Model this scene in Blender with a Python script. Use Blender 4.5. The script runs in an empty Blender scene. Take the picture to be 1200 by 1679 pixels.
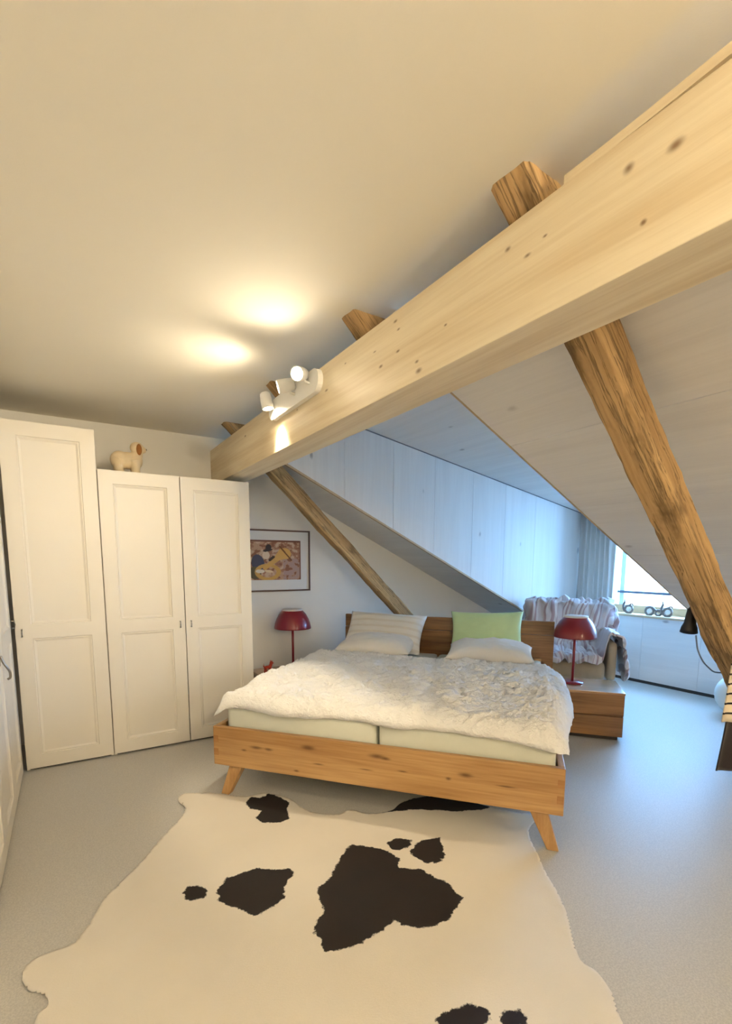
import bpy, bmesh, math, random
import numpy as np
from mathutils import Vector, Matrix, noise
random.seed(7)
S = bpy.context.scene
COL = S.collection

# ------------------------------------------------------------------ camera
# image frame 1200x1679; pinhole solved from the room's vanishing points
F, CX, CY = 794.5, 596.3, 1022.2
YAW, PIT, ROL = math.radians(31.491), math.radians(-7.242), math.radians(0.218)
H = 1.38
fw = Vector((math.sin(YAW)*math.cos(PIT), math.cos(YAW)*math.cos(PIT), math.sin(PIT)))
rt0 = Vector((math.cos(YAW), -math.sin(YAW), 0)); up0 = rt0.cross(fw)
rt = math.cos(ROL)*rt0 + math.sin(ROL)*up0
up = -math.sin(ROL)*rt0 + math.cos(ROL)*up0
CAMP = Vector((0, 0, H))
cd = bpy.data.cameras.new('camera'); cam = bpy.data.objects.new('camera', cd); COL.objects.link(cam)
cd.sensor_fit = 'HORIZONTAL'; cd.sensor_width = 36; cd.lens = F/1200*36
cd.shift_x = (600-CX)/1200; cd.shift_y = (CY-839.5)/1200; cd.clip_start = .02; cd.clip_end = 200
M = Matrix((rt, up, -fw)).transposed().to_4x4(); M.translation = CAMP
cam.matrix_world = M; S.camera = cam

def ray(x, y): return ((x-CX)/F)*rt - ((y-CY)/F)*up + fw
def g(x, y, z=0.):
    d = ray(x, y); return CAMP + d*((z-H)/d.z)
def onX(x, y, X):
    d = ray(x, y); return CAMP + d*(X/d.x)
def onY(x, y, Y):
    d = ray(x, y); return CAMP + d*(Y/d.y)

# ------------------------------------------------------------------ world, exposure
W = bpy.data.worlds.new('world'); S.world = W; W.use_nodes = True
bg = W.node_tree.nodes['Background']; bg.inputs[0].default_value = (.235, .53, 1, 1); bg.inputs[1].default_value = 18.5
vs = S.view_settings; vs.view_transform = 'Standard'; vs.look = 'None'; vs.gamma = 1; vs.exposure = 1.15; vs.use_curve_mapping = False
# portal in the dormer window opening (only guides daylight sampling)
pl = bpy.data.lights.new('window_portal', 'AREA'); pl.shape = 'RECTANGLE'; pl.size = 1.75; pl.size_y = 1.15
pl.cycles.is_portal = True
po = bpy.data.objects.new('window_portal', pl); COL.objects.link(po); po.location = (5.90, 2.74, 1.37); po.rotation_euler = (math.radians(90), 0, math.radians(90))
WARM = (1.0, .85, .61)
P_BULB = 11.5      # W, each room-facing spot
P_DOWN = 22.0      # W, the spot washing the beam
P_FILL_GLOBE = (310.0, 150.0)    # W, unseen globe lamps added behind the camera as warm fill
P_REAR_FILL = 46.0     # W, each head of the unseen spotlight bar added for warm fill

# ------------------------------------------------------------------ materials
def lin(c): return tuple(((v/255)/12.92 if v/255 <= .04045 else ((v/255+.055)/1.055)**2.4) for v in c)
class NT:
    def __init__(s, name):
        s.m = bpy.data.materials.new(name); s.m.use_nodes = True; s.t = s.m.node_tree
        s.b = s.t.nodes['Principled BSDF']
    def n(s, typ, **kw):
        nd = s.t.nodes.new(typ)
        for k, v in kw.items():
            if k in nd.inputs: nd.inputs[k].default_value = v
            else: setattr(nd, k, v)
        return nd
    def l(s, a, b): s.t.links.new(a, b)
    def mix(s, fac, a, b, blend='MIX'):
        nd = s.t.nodes.new('ShaderNodeMix'); nd.data_type = 'RGBA'; nd.blend_type = blend
        for sock, v in ((nd.inputs[0], fac), (nd.inputs[6], a), (nd.inputs[7], b)):
            if isinstance(v, (int, float)): sock.default_value = v
            elif isinstance(v, tuple): sock.default_value = (*v[:3], 1)
            else: s.l(v, sock)
        return nd.outputs[2]
    def math(s, op, a, b=0., c=None):
        nd = s.t.nodes.new('ShaderNodeMath'); nd.operation = op
        for i, v in enumerate((a, b) if c is None else (a, b, c)):
            if isinstance(v, (int, float)): nd.inputs[i].default_value = v
            else: s.l(v, nd.inputs[i])
        return nd.outputs[0]
    def ramp(s, v, lo, hi):
        nd = s.t.nodes.new('ShaderNodeMapRange'); nd.clamp = True; nd.interpolation_type = 'SMOOTHSTEP'
        s.l(v, nd.inputs[0]); nd.inputs[1].default_value = lo; nd.inputs[2].default_value = hi
        return nd.outputs[0]
    def coord(s, kind='Object', scale=(1, 1, 1), loc=(0, 0, 0)):
        tc = s.t.nodes.new('ShaderNodeTexCoord'); mp = s.t.nodes.new('ShaderNodeMapping')
        mp.inputs['Scale'].default_value = scale; mp.inputs['Location'].default_value = loc
        s.l(tc.outputs[kind], mp.inputs['Vector']); return mp.outputs[0]
    def noise(s, vec, scale, detail=3, rough=.5, dist=0.):
        nd = s.n('ShaderNodeTexNoise', Scale=scale, Detail=detail, Roughness=rough, Distortion=dist)
        s.l(vec, nd.inputs['Vector']); return nd.outputs[0]
    def bump(s, h, strength=.3, dist=.01):
        nd = s.n('ShaderNodeBump', Strength=strength, Distance=dist); s.l(h, nd.inputs['Height'])
        s.l(nd.outputs[0], s.b.inputs['Normal'])
    def out(s, col=None, rough=.5, **kw):
        if col is not None:
            if isinstance(col, tuple): s.b.inputs['Base Color'].default_value = (*col[:3], 1)
            else: s.l(col, s.b.inputs['Base Color'])
        if isinstance(rough, (int, float)): s.b.inputs['Roughness'].default_value = rough
        else: s.l(rough, s.b.inputs['Roughness'])
        for k, v in kw.items(): s.b.inputs[k.replace('_', ' ')].default_value = v
        return s.m

def plain(name, rgb, rough=.5, var=.05, vscale=6, bump=0., bscale=80, **kw):
    t = NT(name); v = t.coord(); c = lin(rgb)
    n1 = t.noise(v, vscale, 3)
    col = t.mix(n1, tuple(x*(1-var) for x in c), tuple(min(1, x*(1+var)) for x in c))
    if bump: t.bump(t.noise(v, bscale, 3), bump, .004)
    return t.out(col, rough, **kw)

def wood(name, light, dark, scale=1., streak=.6, knots=0., knotcol=None, rough=.5, bump=.15, crack=0., knot_list=(), thin='y', kscale=3.2):
    """grain runs along the object's local X"""
    t = NT(name)
    v = t.coord(scale=(.55*scale, 9*scale, 9*scale))
    big = t.noise(v, 1.1, 3, .55, .8)
    fine = t.noise(t.coord(scale=(2.2*scale, 70*scale, 70*scale)), 1.2, 4, .65)
    f = t.math('ADD', t.math('MULTIPLY', big, .62), t.math('MULTIPLY', fine, .38))
    col = t.mix(t.ramp(f, .5-.28/streak*.6, .5+.28/streak*.6), lin(dark), lin(light))
    h = f
    kc = lin(knotcol) if knotcol else tuple(x*.35 for x in lin(dark))
    if knots:
        vo = t.n('ShaderNodeTexVoronoi', Scale=kscale, Randomness=1.0); vv = t.coord(scale=(.5, 0 if thin == 'y' else 1, 0 if thin == 'z' else 1))
        inf = t.n('ShaderNodeObjectInfo'); rnd = t.n('ShaderNodeVectorMath', operation='SCALE'); t.l(inf.outputs['Random'], rnd.inputs['Scale']); rnd.inputs[0].default_value = (7.3, 5.1, 9.7)
        sh = t.n('ShaderNodeVectorMath', operation='ADD'); t.l(vv, sh.inputs[0]); t.l(rnd.outputs[0], sh.inputs[1]); vv = sh.outputs[0]
        dn = t.n('ShaderNodeTexNoise', Scale=9.); t.l(vv, dn.inputs['Vector'])
        ad = t.n('ShaderNodeVectorMath', operation='MULTIPLY_ADD'); t.l(dn.outputs['Color'], ad.inputs[0]); ad.inputs[1].default_value = (.04, .04, .04); t.l(vv, ad.inputs[2])
        t.l(ad.outputs[0], vo.inputs['Vector'])
        k = t.math('SUBTRACT', 1., t.ramp(vo.outputs['Distance'], .035*knots, .13*knots))
        col = t.mix(t.math('MULTIPLY', k, .8), col, kc)
    for (kx, ky, kz, rx, rz) in knot_list:
        tc = t.coord()
        sb = t.n('ShaderNodeVectorMath', operation='SUBTRACT'); t.l(tc, sb.inputs[0]); sb.inputs[1].default_value = (kx, ky, kz)
        ml = t.n('ShaderNodeVectorMath', operation='MULTIPLY'); t.l(sb.outputs[0], ml.inputs[0]); ml.inputs[1].default_value = (1/rx, 5., 1/rz)
        ln = t.n('ShaderNodeVectorMath', operation='LENGTH'); t.l(ml.outputs[0], ln.inputs[0])
        k = t.math('SUBTRACT', 1., t.ramp(t.math('ADD', ln.outputs['Value'], t.math('MULTIPLY', t.math('SUBTRACT', big, .3), 1.2)), .3, 1.6))
        col = t.mix(t.math('MULTIPLY', k, .85), col, kc)
    if crack:
        cr = t.noise(t.coord(scale=(.9, 22, 22)), 1.5, 5, .6, .6)
        c2 = t.ramp(t.math('ABSOLUTE', t.math('SUBTRACT', cr, .5)), 0.0, .035)
        col = t.mix(t.math('MULTIPLY', t.math('SUBTRACT', 1., c2), crack), col, tuple(x*.18 for x in lin(dark)))
        h = t.math('ADD', h, t.math('MULTIPLY', c2, .8))
        blotch = t.noise(t.coord(scale=(3, 8, 8)), 1.3, 4, .6)
        col = t.mix(t.ramp(blotch, .5, .72), col, tuple(x*.55 for x in lin(dark)))
    if bump: t.bump(h, bump, .006)
    return t.out(col, rough)

MAT = {}
MAT['ceiling'] = plain('ceiling_paint', (236, 230, 216), .85, .015, 2, .05, 200)
MAT['wall'] = plain('wall_paint', (236, 232, 224), .85, .015, 2, .05, 200)
MAT['wash'] = wood('whitewashed_panel', (232, 228, 223), (218, 213, 208), 1.0, .5, .85, (150, 144, 142), .6, .04, kscale=5.2, thin='y')
MAT['wash_roof'] = wood('whitewashed_roof_panel', (232, 228, 223), (216, 211, 206), 1.0, .5, .72, (160, 152, 146), .6, .04, kscale=4.0, thin='z')
MAT['edge'] = wood('raw_panel_edge', (205, 178, 142), (180, 150, 115), 1, .6, rough=.6)
MAT['oak'] = wood('oiled_oak', (200, 160, 106), (158, 114, 66), 1.0, .8, .5, (96, 62, 34), .42, .12, kscale=2.4)
MAT['oak_dark'] = wood('oak_end_grain', (176, 128, 78), (148, 102, 58), 2.5, .7, rough=.5)
MAT['oak_stand'] = wood('oak_drawer', (172, 124, 76), (112, 76, 42), 1.2, .85, .6, (58, 36, 22), .4, .12)
MAT['old'] = wood('old_hewn_timber', (206, 170, 118), (154, 120, 76), .9, .8, .5, (66, 44, 24), .85, .6, crack=.6)
t = NT('floor_linoleum'); v = t.coord()
sp = t.noise(v, 170, 2, .7); cl = t.noise(v, 1.6, 4)
c = t.mix(t.ramp(sp, .35, .68), lin((183, 180, 174)), lin((202, 198, 190)))
c = t.mix(t.math('MULTIPLY', cl, .25), c, lin((190, 186, 180)))
t.bump(t.noise(v, 60, 2), .03, .002)
MAT['floor'] = t.out(c, t.ramp(cl, -.9, 1.4), IOR=1.38, Specular_IOR_Level=.35)
t.b.inputs['Roughness'].default_value = .44
for lk in list(t.t.links):
    if lk.to_socket == t.b.inputs['Roughness']: t.t.links.remove(lk)
MAT['lacquer'] = plain('white_lacquer', (228, 221, 208), .38, .01, 3)
MAT['lacquer_body'] = plain('white_foil_carcass', (228, 222, 210), .5, .01, 3)
MAT['gap'] = plain('shadow_gap_board', (60, 56, 52), .8)
MAT['metal'] = plain('brushed_nickel', (165, 160, 150), .3, .05, 40, Metallic=1.0)
MAT['white_metal'] = plain('white_enamel', (238, 236, 230), .35, .01)
MAT['black'] = plain('black_plastic', (22, 21, 22), .45)
MAT['red'] = plain('dark_red_enamel', (132, 24, 33), .33, .04, 4, Coat_Weight=.3)
MAT['red_in'] = plain('lamp_inner_white', (225, 215, 205), .6)
MAT['red_toy'] = plain('red_toy_paint', (205, 70, 45), .4)
MAT['mattress'] = plain('pale_green_ticking', (212, 213, 198), .9, .03, 20, .2, 300)
def fabric(name, rgb, var=.03, bs=450, bst=.25, stripes=None, axis=1, sscale=60):
    t = NT(name); v = t.coord(); c = lin(rgb)
    col = t.mix(t.noise(v, 14, 3), tuple(x*(1-var) for x in c), tuple(min(1, x*(1+var)) for x in c))
    if stripes:
        sx = t.n('ShaderNodeSeparateXYZ'); t.l(v, sx.inputs[0])
        w = t.math('SINE', t.math('MULTIPLY', sx.outputs[axis], sscale))
        col = t.mix(t.ramp(w, .25, .6), col, lin(stripes))
    t.bump(t.noise(v, bs, 2), bst, .002)
    return t.out(col, .92, Sheen_Weight=.25)
MAT['pillow'] = fabric('white_striped_cotton', (234, 229, 220), stripes=(224, 216, 203), axis=1, sscale=95)
MAT['pillow_plain'] = fabric('white_cotton', (232, 228, 222))
MAT['green'] = fabric('mint_green_linen', (194, 220, 170), .04, 300, .3)
MAT['curtain'] = fabric('grey_curtain', (206, 200, 194), .05)
_c = MAT['curtain'].node_tree; _o = _c.nodes['Material Output']; _p = _c.nodes['Principled BSDF']
_t = _c.nodes.new('ShaderNodeBsdfTranslucent'); _t.inputs[0].default_value = (*lin((214, 206, 198)), 1); _m = _c.nodes.new('ShaderNodeMixShader'); _m.inputs[0].default_value = .38
_c.links.new(_p.outputs[0], _m.inputs[1]); _c.links.new(_t.outputs[0], _m.inputs[2]); _c.links.new(_m.outputs[0], _o.inputs[0])
MAT['boucle'] = fabric('beige_upholstery', (178, 162, 138), .12, 220, .6)
t = NT('seersucker_cotton'); v = t.coord()
pn = t.noise(t.coord(scale=(1, 1.7, 1)), 34, 3, .6, 1.2); p2 = t.noise(v, 120, 2)
t.bump(t.math('ADD', pn, t.math('MULTIPLY', p2, .3)), .7, .018)
MAT['duvet'] = t.out(t.mix(pn, lin((240, 238, 233)), lin((247, 245, 241))), .92)
# throw: stripes follow the cloth itself (stored as an attribute)
t = NT('striped_throw'); at = t.n('ShaderNodeAttribute', attribute_name='across')
w = t.math('SINE', t.math('MULTIPLY', at.outputs['Fac'], 95.)); w2 = t.math('SINE', t.math('MULTIPLY', at.outputs['Fac'], 31.))
c = t.mix(t.ramp(w, -.1, .35), lin((216, 210, 211)), lin((178, 154, 156)))
c = t.mix(t.ramp(w2, .2, .6), c, lin((205, 199, 202)))
t.bump(t.noise(t.coord(), 300, 2), .4, .003)
MAT['throw'] = t.out(c, .95, Sheen_Weight=.3)
# cow hide
t = NT('cow_hide'); v = t.coord(); at = t.n('ShaderNodeAttribute', attribute_name='spot')
nz = t.math('MULTIPLY', t.math('SUBTRACT', t.noise(v, 28, 5, .7), .5), .05)
k = t.ramp(t.math('ADD', at.outputs['Fac'], nz), -.002, .005)
hair = t.noise(t.coord(scale=(1, 3, 1)), 130, 3, .6)
dk = t.mix(t.noise(v, 7, 3), lin((14, 10, 9)), lin((36, 24, 18)))
wh = t.mix(t.noise(v, 2.2, 4), lin((218, 209, 194)), lin((236, 229, 216)))
wh = t.mix(t.math('MULTIPLY', hair, .12), wh, lin((198, 182, 156)))
t.bump(t.math('ADD', hair, t.math('MULTIPLY', t.noise(v, 9, 2), .6)), .28, .004)
MAT['hide'] = t.out(t.mix(k, dk, wh), .75)
# beam
MAT['beam'] = None
t = NT('window_glass'); tr = t.n('ShaderNodeBsdfTransparent'); gl = t.n('ShaderNodeBsdfGlossy', Roughness=.02)
mx = t.n('ShaderNodeMixShader'); mx.inputs[0].default_value = .06
t.l(tr.outputs[0], mx.inputs[1]); t.l(gl.outputs[0], mx.inputs[2]); t.l(mx.outputs[0], t.t.nodes['Material Output'].inputs[0])
MAT['glass'] = t.m
def emit(name, col, st):
    t = NT(name); t.b.inputs['Base Color'].default_value = (1, 1, 1, 1)
    t.b.inputs['Emission Color'].default_value = (*col, 1); t.b.inputs['Emission Strength'].default_value = st
    return t.m
MAT['bulb'] = emit('lit_bulb', (1.0, .86, .62), 60.)
MAT['globe'] = emit('fill_globe_glow', WARM, 18.)  # glow of the globes added as fill behind the camera
MAT['plush'] = plain('cream_plush', (222, 202, 166), .95, .08, 30, .6, 260)
MAT['plush_brown'] = plain('brown_plush', (150, 98, 48), .95, .1, 30, .6, 260)
MAT['paper'] = plain('white_paper_globe', (228, 228, 220), .8, .02)
MAT['frame'] = wood('walnut_moulding', (112, 82, 66), (78, 56, 46), 3, .7, rough=.4)
MAT['passepartout'] = plain('white_card', (226, 224, 222), .8, .01)
t = NT('printed_picture'); at = t.n('ShaderNodeAttribute', attribute_name='ink', attribute_type='GEOMETRY')
nn = t.noise(t.coord(), 160, 3, .6)
MAT['print'] = t.out(t.mix(t.math('MULTIPLY', t.ramp(nn, .35, .7), .12), at.outputs['Color'], lin((120, 80, 60))), .35)
MAT['facade'] = plain('pale_orange_render', (236, 190, 165), .9, .03, 2)
MAT['facade_w'] = plain('pale_cream_render', (232, 228, 215), .9, .03, 2)
MAT['shutter'] = plain('pale_green_shutter', (120, 170, 150), .7)
MAT['dark_glass'] = plain('far_pane', (120, 150, 165), .1)
MAT['tinwood'] = plain('grey_figurine', (125, 112, 104), .6, .15, 40)
MAT['figwhite'] = plain('pale_figurine', (225, 220, 212), .5)
t = NT('striped_knit'); v = t.coord(); sx = t.n('ShaderNodeSeparateXYZ'); t.l(v, sx.inputs[0])
w = t.math('FRACT', t.math('MULTIPLY', sx.outputs[2], 22.))
MAT['knit'] = t.out(t.mix(t.ramp(w, .78, .82), lin((214, 200, 176)), lin((30, 24, 24))), .95)
MAT['darkcloth'] = fabric('dark_brown_cloth', (38, 30, 30), .1)
MAT['street'] = plain('street_asphalt', (120, 120, 122), .9)

# ------------------------------------------------------------------ builders
def tag(o, label=None, cat=None, group=None, kind=None):
    if label: o['label'] = label
    if cat: o['category'] = cat
    if group: o['group'] = group
    if kind: o['kind'] = kind
    return o
def link(name, me, mat=None, parent=None, mw=None, smooth=False):
    o = bpy.data.objects.new(name, me); COL.objects.link(o)
    if mat is not None:
        for m_ in (mat if isinstance(mat, (list, tuple)) else [mat]): me.materials.append(m_)
    if parent: o.parent = parent
    if mw is not None: o.matrix_basis = mw
    if smooth: me.polygons.foreach_set('use_smooth', [True]*len(me.polygons))
    return o
def raw(name, vs_, fs, mat, parent=None, mw=None, smooth=False):
    me = bpy.data.meshes.new(name); me.from_pydata([tuple(v) for v in vs_], [], fs); me.update()
    return link(name, me, mat, parent, mw, smooth)
def bmo(name, bm, mat, parent=None, mw=None, smooth=False, normals=True):
    if normals: bmesh.ops.recalc_face_normals(bm, faces=bm.faces)
    me = bpy.data.meshes.new(name); bm.to_mesh(me); bm.free()
    return link(name, me, mat, parent, mw, smooth)
def empty(name, loc=(0, 0, 0), rz=0., mw=None):
    o = bpy.data.objects.new(name, None); COL.objects.link(o); o.empty_display_size = .1
    if mw is not None: o.matrix_basis = mw
    else: o.location = loc; o.rotation_euler = (0, 0, rz)
    return o
def boxbm(bm, lo, hi, bev=0.):
    r = bmesh.ops.create_cube(bm, size=1.)
    c = [(a+b)/2 for a, b in zip(lo, hi)]; s = [abs(b-a) for a, b in zip(lo, hi)]
    for v in r['verts']: v.co = Vector((c[i]+v.co[i]*s[i] for i in range(3)))
    if bev:
        es = list({e for v in r['verts'] for e in v.link_edges})
        bmesh.ops.bevel(bm, geom=es, offset=bev, segments=2, affect='EDGES', profile=.6)
def axes(o, x, y, z):
    m = Matrix((Vector(x), Vector(y), Vector(z))).transposed().to_4x4(); m.translation = Vector(o); return m
def board(name, lo, hi, mat, parent=None, along='x', bev=.003, mw=None):
    """box given in parent coordinates, mesh centred with grain (local X) along one axis"""
    lo = Vector(lo); hi = Vector(hi); c = (lo+hi)/2; s = hi-lo
    if along == 'x': m = axes(c, (1, 0, 0), (0, 1, 0), (0, 0, 1)); d = (s.x, s.y, s.z)
    elif along == 'y': m = axes(c, (0, 1, 0), (-1, 0, 0), (0, 0, 1)); d = (s.y, s.x, s.z)
    else: m = axes(c, (0, 0, 1), (0, 1, 0), (-1, 0, 0)); d = (s.z, s.y, s.x)
    bm = bmesh.new(); boxbm(bm, [-abs(q)/2 for q in d], [abs(q)/2 for q in d], bev)
    if mw is not None: m = mw @ m
    return bmo(name, bm, mat, parent, m)
def rings(bm, R, close=True, cap=True):
    vv = [[bm.verts.new(p) for p in r] for r in R]; n = len(R[0])
    for a, b in zip(vv, vv[1:]):
        for i in range(n if close else n-1):
            j = (i+1) % n; bm.faces.new((a[i], a[j], b[j], b[i]))
    if cap and close: bm.faces.new(list(reversed(vv[0]))); bm.faces.new(vv[-1])
    return vv
def lathe(name, prof, mat, parent=None, mw=None, n=32, smooth=True, cap=True):
    bm = bmesh.new()
    rings(bm, [[(r*math.cos(2*math.pi*k/n), r*math.sin(2*math.pi*k/n), z) for k in range(n)] for r, z in prof], True, cap)
    o = bmo(name, bm, mat, parent, mw, smooth)
    return o
def tubebm(bm, pts, rad, n=10):
    pts = [Vector(p) for p in pts]; R = []
    rr = rad if isinstance(rad, (list, tuple)) else [rad]*len(pts)
    ref = Vector((0, 0, 1))
    for i, p in enumerate(pts):
        t = (pts[min(i+1, len(pts)-1)]-pts[max(i-1, 0)]).normalized()
        a = t.cross(ref)
        if a.length < .05: a = t.cross(Vector((1, 0, 0)))
        a.normalize(); b = t.cross(a)
        R.append([p+rr[i]*(math.cos(2*math.pi*k/n)*a+math.sin(2*math.pi*k/n)*b) for k in range(n)])
    rings(bm, R)
def tube(name, pts, rad, mat, parent=None, n=10, mw=None):
    bm = bmesh.new(); tubebm(bm, pts, rad, n); return bmo(name, bm, mat, parent, mw, True)
def smoothpath(pts, k=6):
    pts = [Vector(p) for p in pts]; out = []
    for i in range(len(pts)-1):
        p0, p1, p2, p3 = pts[max(i-1, 0)], pts[i], pts[i+1], pts[min(i+2, len(pts)-1)]
        for j in range(k):
            t = j/k
            out.append(.5*((2*p1)+(p2-p0)*t+(2*p0-5*p1+4*p2-p3)*t*t+(3*p1-p0-3*p2+p3)*t**3))
    out.append(pts[-1]); return out
def fbm(x, y, z=0., o=3):
    return noise.fractal(Vector((x, y, z)), 1., 2., o, noise_basis='PERLIN_ORIGINAL')
def poly_prism(name, pts2, z0, z1, mat, parent=None, mw=None, bev=0.):
    bm = bmesh.new(); n = len(pts2)
    a = [bm.verts.new((x, y, z0)) for x, y in pts2]; b = [bm.verts.new((x, y, z1)) for x, y in pts2]
    bm.faces.new(list(reversed(a))); bm.faces.new(b)
    for i in range(n): j = (i+1) % n; bm.faces.new((a[i], a[j], b[j], b[i]))
    return bmo(name, bm, mat, parent, mw)

# ================================================================== THE ROOM
YB, XW, YF, XL, ZC = 4.34, 5.62, -2.6, -.93, 2.425
RS = -.4754
def zroof(X): return 1.802+RS*(X-2.331)
def zdorm(X): return 2.528-.193*(X-2.325)
def ycheek(X): return 3.785-.037*(X-1.634)
YN = 1.815                      # near edge of the dormer opening
XR = 1.25                     # where the roof slope leaves the flat ceiling

def struct(o, label, cat): return tag(o, label, cat, kind='structure')
struct(board('floor', (XL-.1, YF-.1, -.12), (XW+.25, YB+.1, 0), MAT['floor'], bev=0), 'seamless speckled grey linoleum floor of the attic bedroom', 'floor')
struct(board('ceiling', (XL-.1, YF-.1, ZC), (1.42, YB+.1, ZC+.1), MAT['ceiling'], bev=0), 'flat cream painted ceiling left of the pale beam', 'ceiling')
struct(board('wall_back', (XL-.1, YB, 0), (XW+.25, YB+.12, 3.2), MAT['wall'], bev=0), 'white painted end wall behind wardrobes and framed picture', 'wall')
struct(board('wall_left', (XL-.12, YF, 0), (XL, YB, ZC), MAT['wall'], bev=0), 'white wall behind the cabinets on the left', 'wall')

struct(board('wall_front', (XL, YF-.12, 0), (XW+.2, YF, 2.6), MAT['wall'], bev=0), 'white wall at the photographer\'s back', 'wall')
# near roof slope: whitewashed panels running down the slope, joints between them
def slope_panel(name, y0, y1, parent, mat, x0=XR, x1=XW+.05, th=.028, yend=None, g_=.0015):
    """slab under the rafters between y0 and y1; yend(X) may replace the y0 edge; grain along Y"""
    bm = bmesh.new(); nrm = Vector((-RS, 0, 1)).normalized()
    n = 12; R = []
    for i in range(n+1):
        X = x0+(x1-x0)*i/n
        a = (yend(X) if yend else y0)+g_; b = y1-g_; z = zroof(X)
        lo0 = Vector((X, a, z)); lo1 = Vector((X, b, z))
        R.append([lo0, lo1, lo1+nrm*th, lo0+nrm*th])
    # local frame with X along world Y so that the grain follows the boards
    m = axes((0, 0, 0), (0, 1, 0), (1, 0, 0), (0, 0, -1)); mi = m.inverted()
    rings(bm, [[mi @ p for p in r] for r in R])
    return bmo(name, bm, mat, parent, m)
root = struct(empty('ceiling_slope_near', (0, 0, 0)), 'whitewashed wooden roof slope in front of the dormer on the right', 'sloped ceiling')
xs = [XR, 1.41, 1.98, 2.55, 3.12, 3.69, 4.26, 4.83, XW+.05]
for a, b in zip(xs, xs[1:]):
    slope_panel('panel', YF, YN-.012, root, MAT['wash_roof'], a+.001, b-.001)
slope_panel('edge_strip', YN-.012, YN, root, MAT['edge'], g_=0, th=.034)
root = struct(empty('ceiling_slope_far', (0, 0, 0)), 'narrow whitewashed roof slope between dormer cheek and end wall', 'sloped ceiling')
slope_panel('panel', 0, YB, root, MAT['wash_roof'], yend=lambda X: ycheek(X)+.012)
def cheekprism(name, x0, x1, z0f, z1f, y0, y1, mat, parent, mi_axis='z'):
    """vertical wall piece following the dormer cheek line, thickness y0..y1 (offset from the line)"""
    bm = bmesh.new(); R = []
    for X in (x0, x1):
        y = ycheek(X)
        R.append([Vector((X, y+y0, z0f(X))), Vector((X, y+y1, z0f(X))), Vector((X, y+y1, z1f(X))), Vector((X, y+y0, z1f(X)))])
    m = axes((0, 0, 0), (0, 0, 1), (0, 1, 0), (-1, 0, 0)); mi = m.inverted()
    rings(bm, [[mi @ p for p in r] for r in R]); return bmo(name, bm, mat, parent, m)
cheek = struct(empty('wall_dormer', (0, 0, 0)), 'whitewashed vertical board cheek wall of the dormer', 'wall')
def cheek_x(px, py):
    d = ray(px, py); k = 3.785+.037*1.634; n_ = Vector((.037, 1, 0)); return (CAMP+d*((k-n_.dot(CAMP))/n_.dot(d))).x
cx = [XR] + [cheek_x(x_, 800) for x_ in (565, 645, 713, 776, 830, 880)] + [XW+.2]
for a, b in zip(cx, cx[1:]):
    cheekprism('board', a+.0012, b-.0012, lambda X: zroof(X)+.002, lambda X: zdorm(X)+.05, 0, .028, MAT['wash'], cheek)
cheekprism('edge_strip', XR, XW+.05, lambda X: zroof(X)-.006, lambda X: zroof(X)+.012, -.004, .02, MAT['edge'], cheek)
cheekprism('backing', XR, XW+.2, lambda X: zroof(X)+.03, lambda X: zdorm(X)+.05, .03, .045, MAT['wash'], cheek)
# near cheek (its inner face looks away from the camera)
bm = bmesh.new(); R = []
for X in (XR, XW+.2): R.append([Vector((X, YN-.03, zroof(X)+.02)), Vector((X, YN, zroof(X)+.02)), Vector((X, YN, zdorm(X)+.05)), Vector((X, YN-.03, zdorm(X)+.05))])
rings(bm, R); struct(bmo('wall_dormer_near', bm, MAT['wash']), 'near cheek wall of the dormer facing the window side', 'wall')
# dormer ceiling
root = struct(empty('ceiling_dormer', (0, 0, 0)), 'gently sloping whitewashed wooden ceiling of the dormer', 'ceiling')
dxs = [XR-.1, 2.3, 3.4, 4.5, XW+.3]
for a, b in zip(dxs, dxs[1:]):
    bm = bmesh.new(); R = []
    for X in (a+.001, b-.001): R.append([Vector((X, YN-.05, zdorm(X))), Vector((X, YB, zdorm(X))), Vector((X, YB, zdorm(X)+.03)), Vector((X, YN-.05, zdorm(X)+.03))])
    m = axes((0, 0, 0), (0, 1, 0), (1, 0, 0), (0, 0, -1)); mi = m.inverted()
    rings(bm, [[mi @ p for p in r] for r in R]); bmo('panel', bm, MAT['wash_roof'], root, m)
# dark shadow joint where cheek meets dormer ceiling
bm = bmesh.new(); R = []
for X in (XR, XW+.1):
    y = ycheek(X); R.append([Vector((X, y-.006, zdorm(X)-.008)), Vector((X, y+.01, zdorm(X)-.008)), Vector((X, y+.01, zdorm(X)+.01)), Vector((X, y-.006, zdorm(X)+.01))])
rings(bm, R); struct(bmo('trim_1', bm, plain('joint_strip', (120, 116, 116), .7)), 'thin grey joint strip along top of dormer cheek', 'trim')
struct(board('wall_eaves_infill', (1.36, YF, zroof(1.36)+.035), (1.39, YN-.05, ZC), MAT['wash'], along='y', bev=0), 'board closing the gap between roof slope and flat ceiling', 'wall')  # unseen board, added to keep daylight from leaking in above the beam
struct(board('wall_dormer_riser', (1.36, YN-.05, ZC), (1.40, YB, 3.0), MAT['wash'], bev=0), 'upright board between flat ceiling and dormer ceiling', 'wall')

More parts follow.
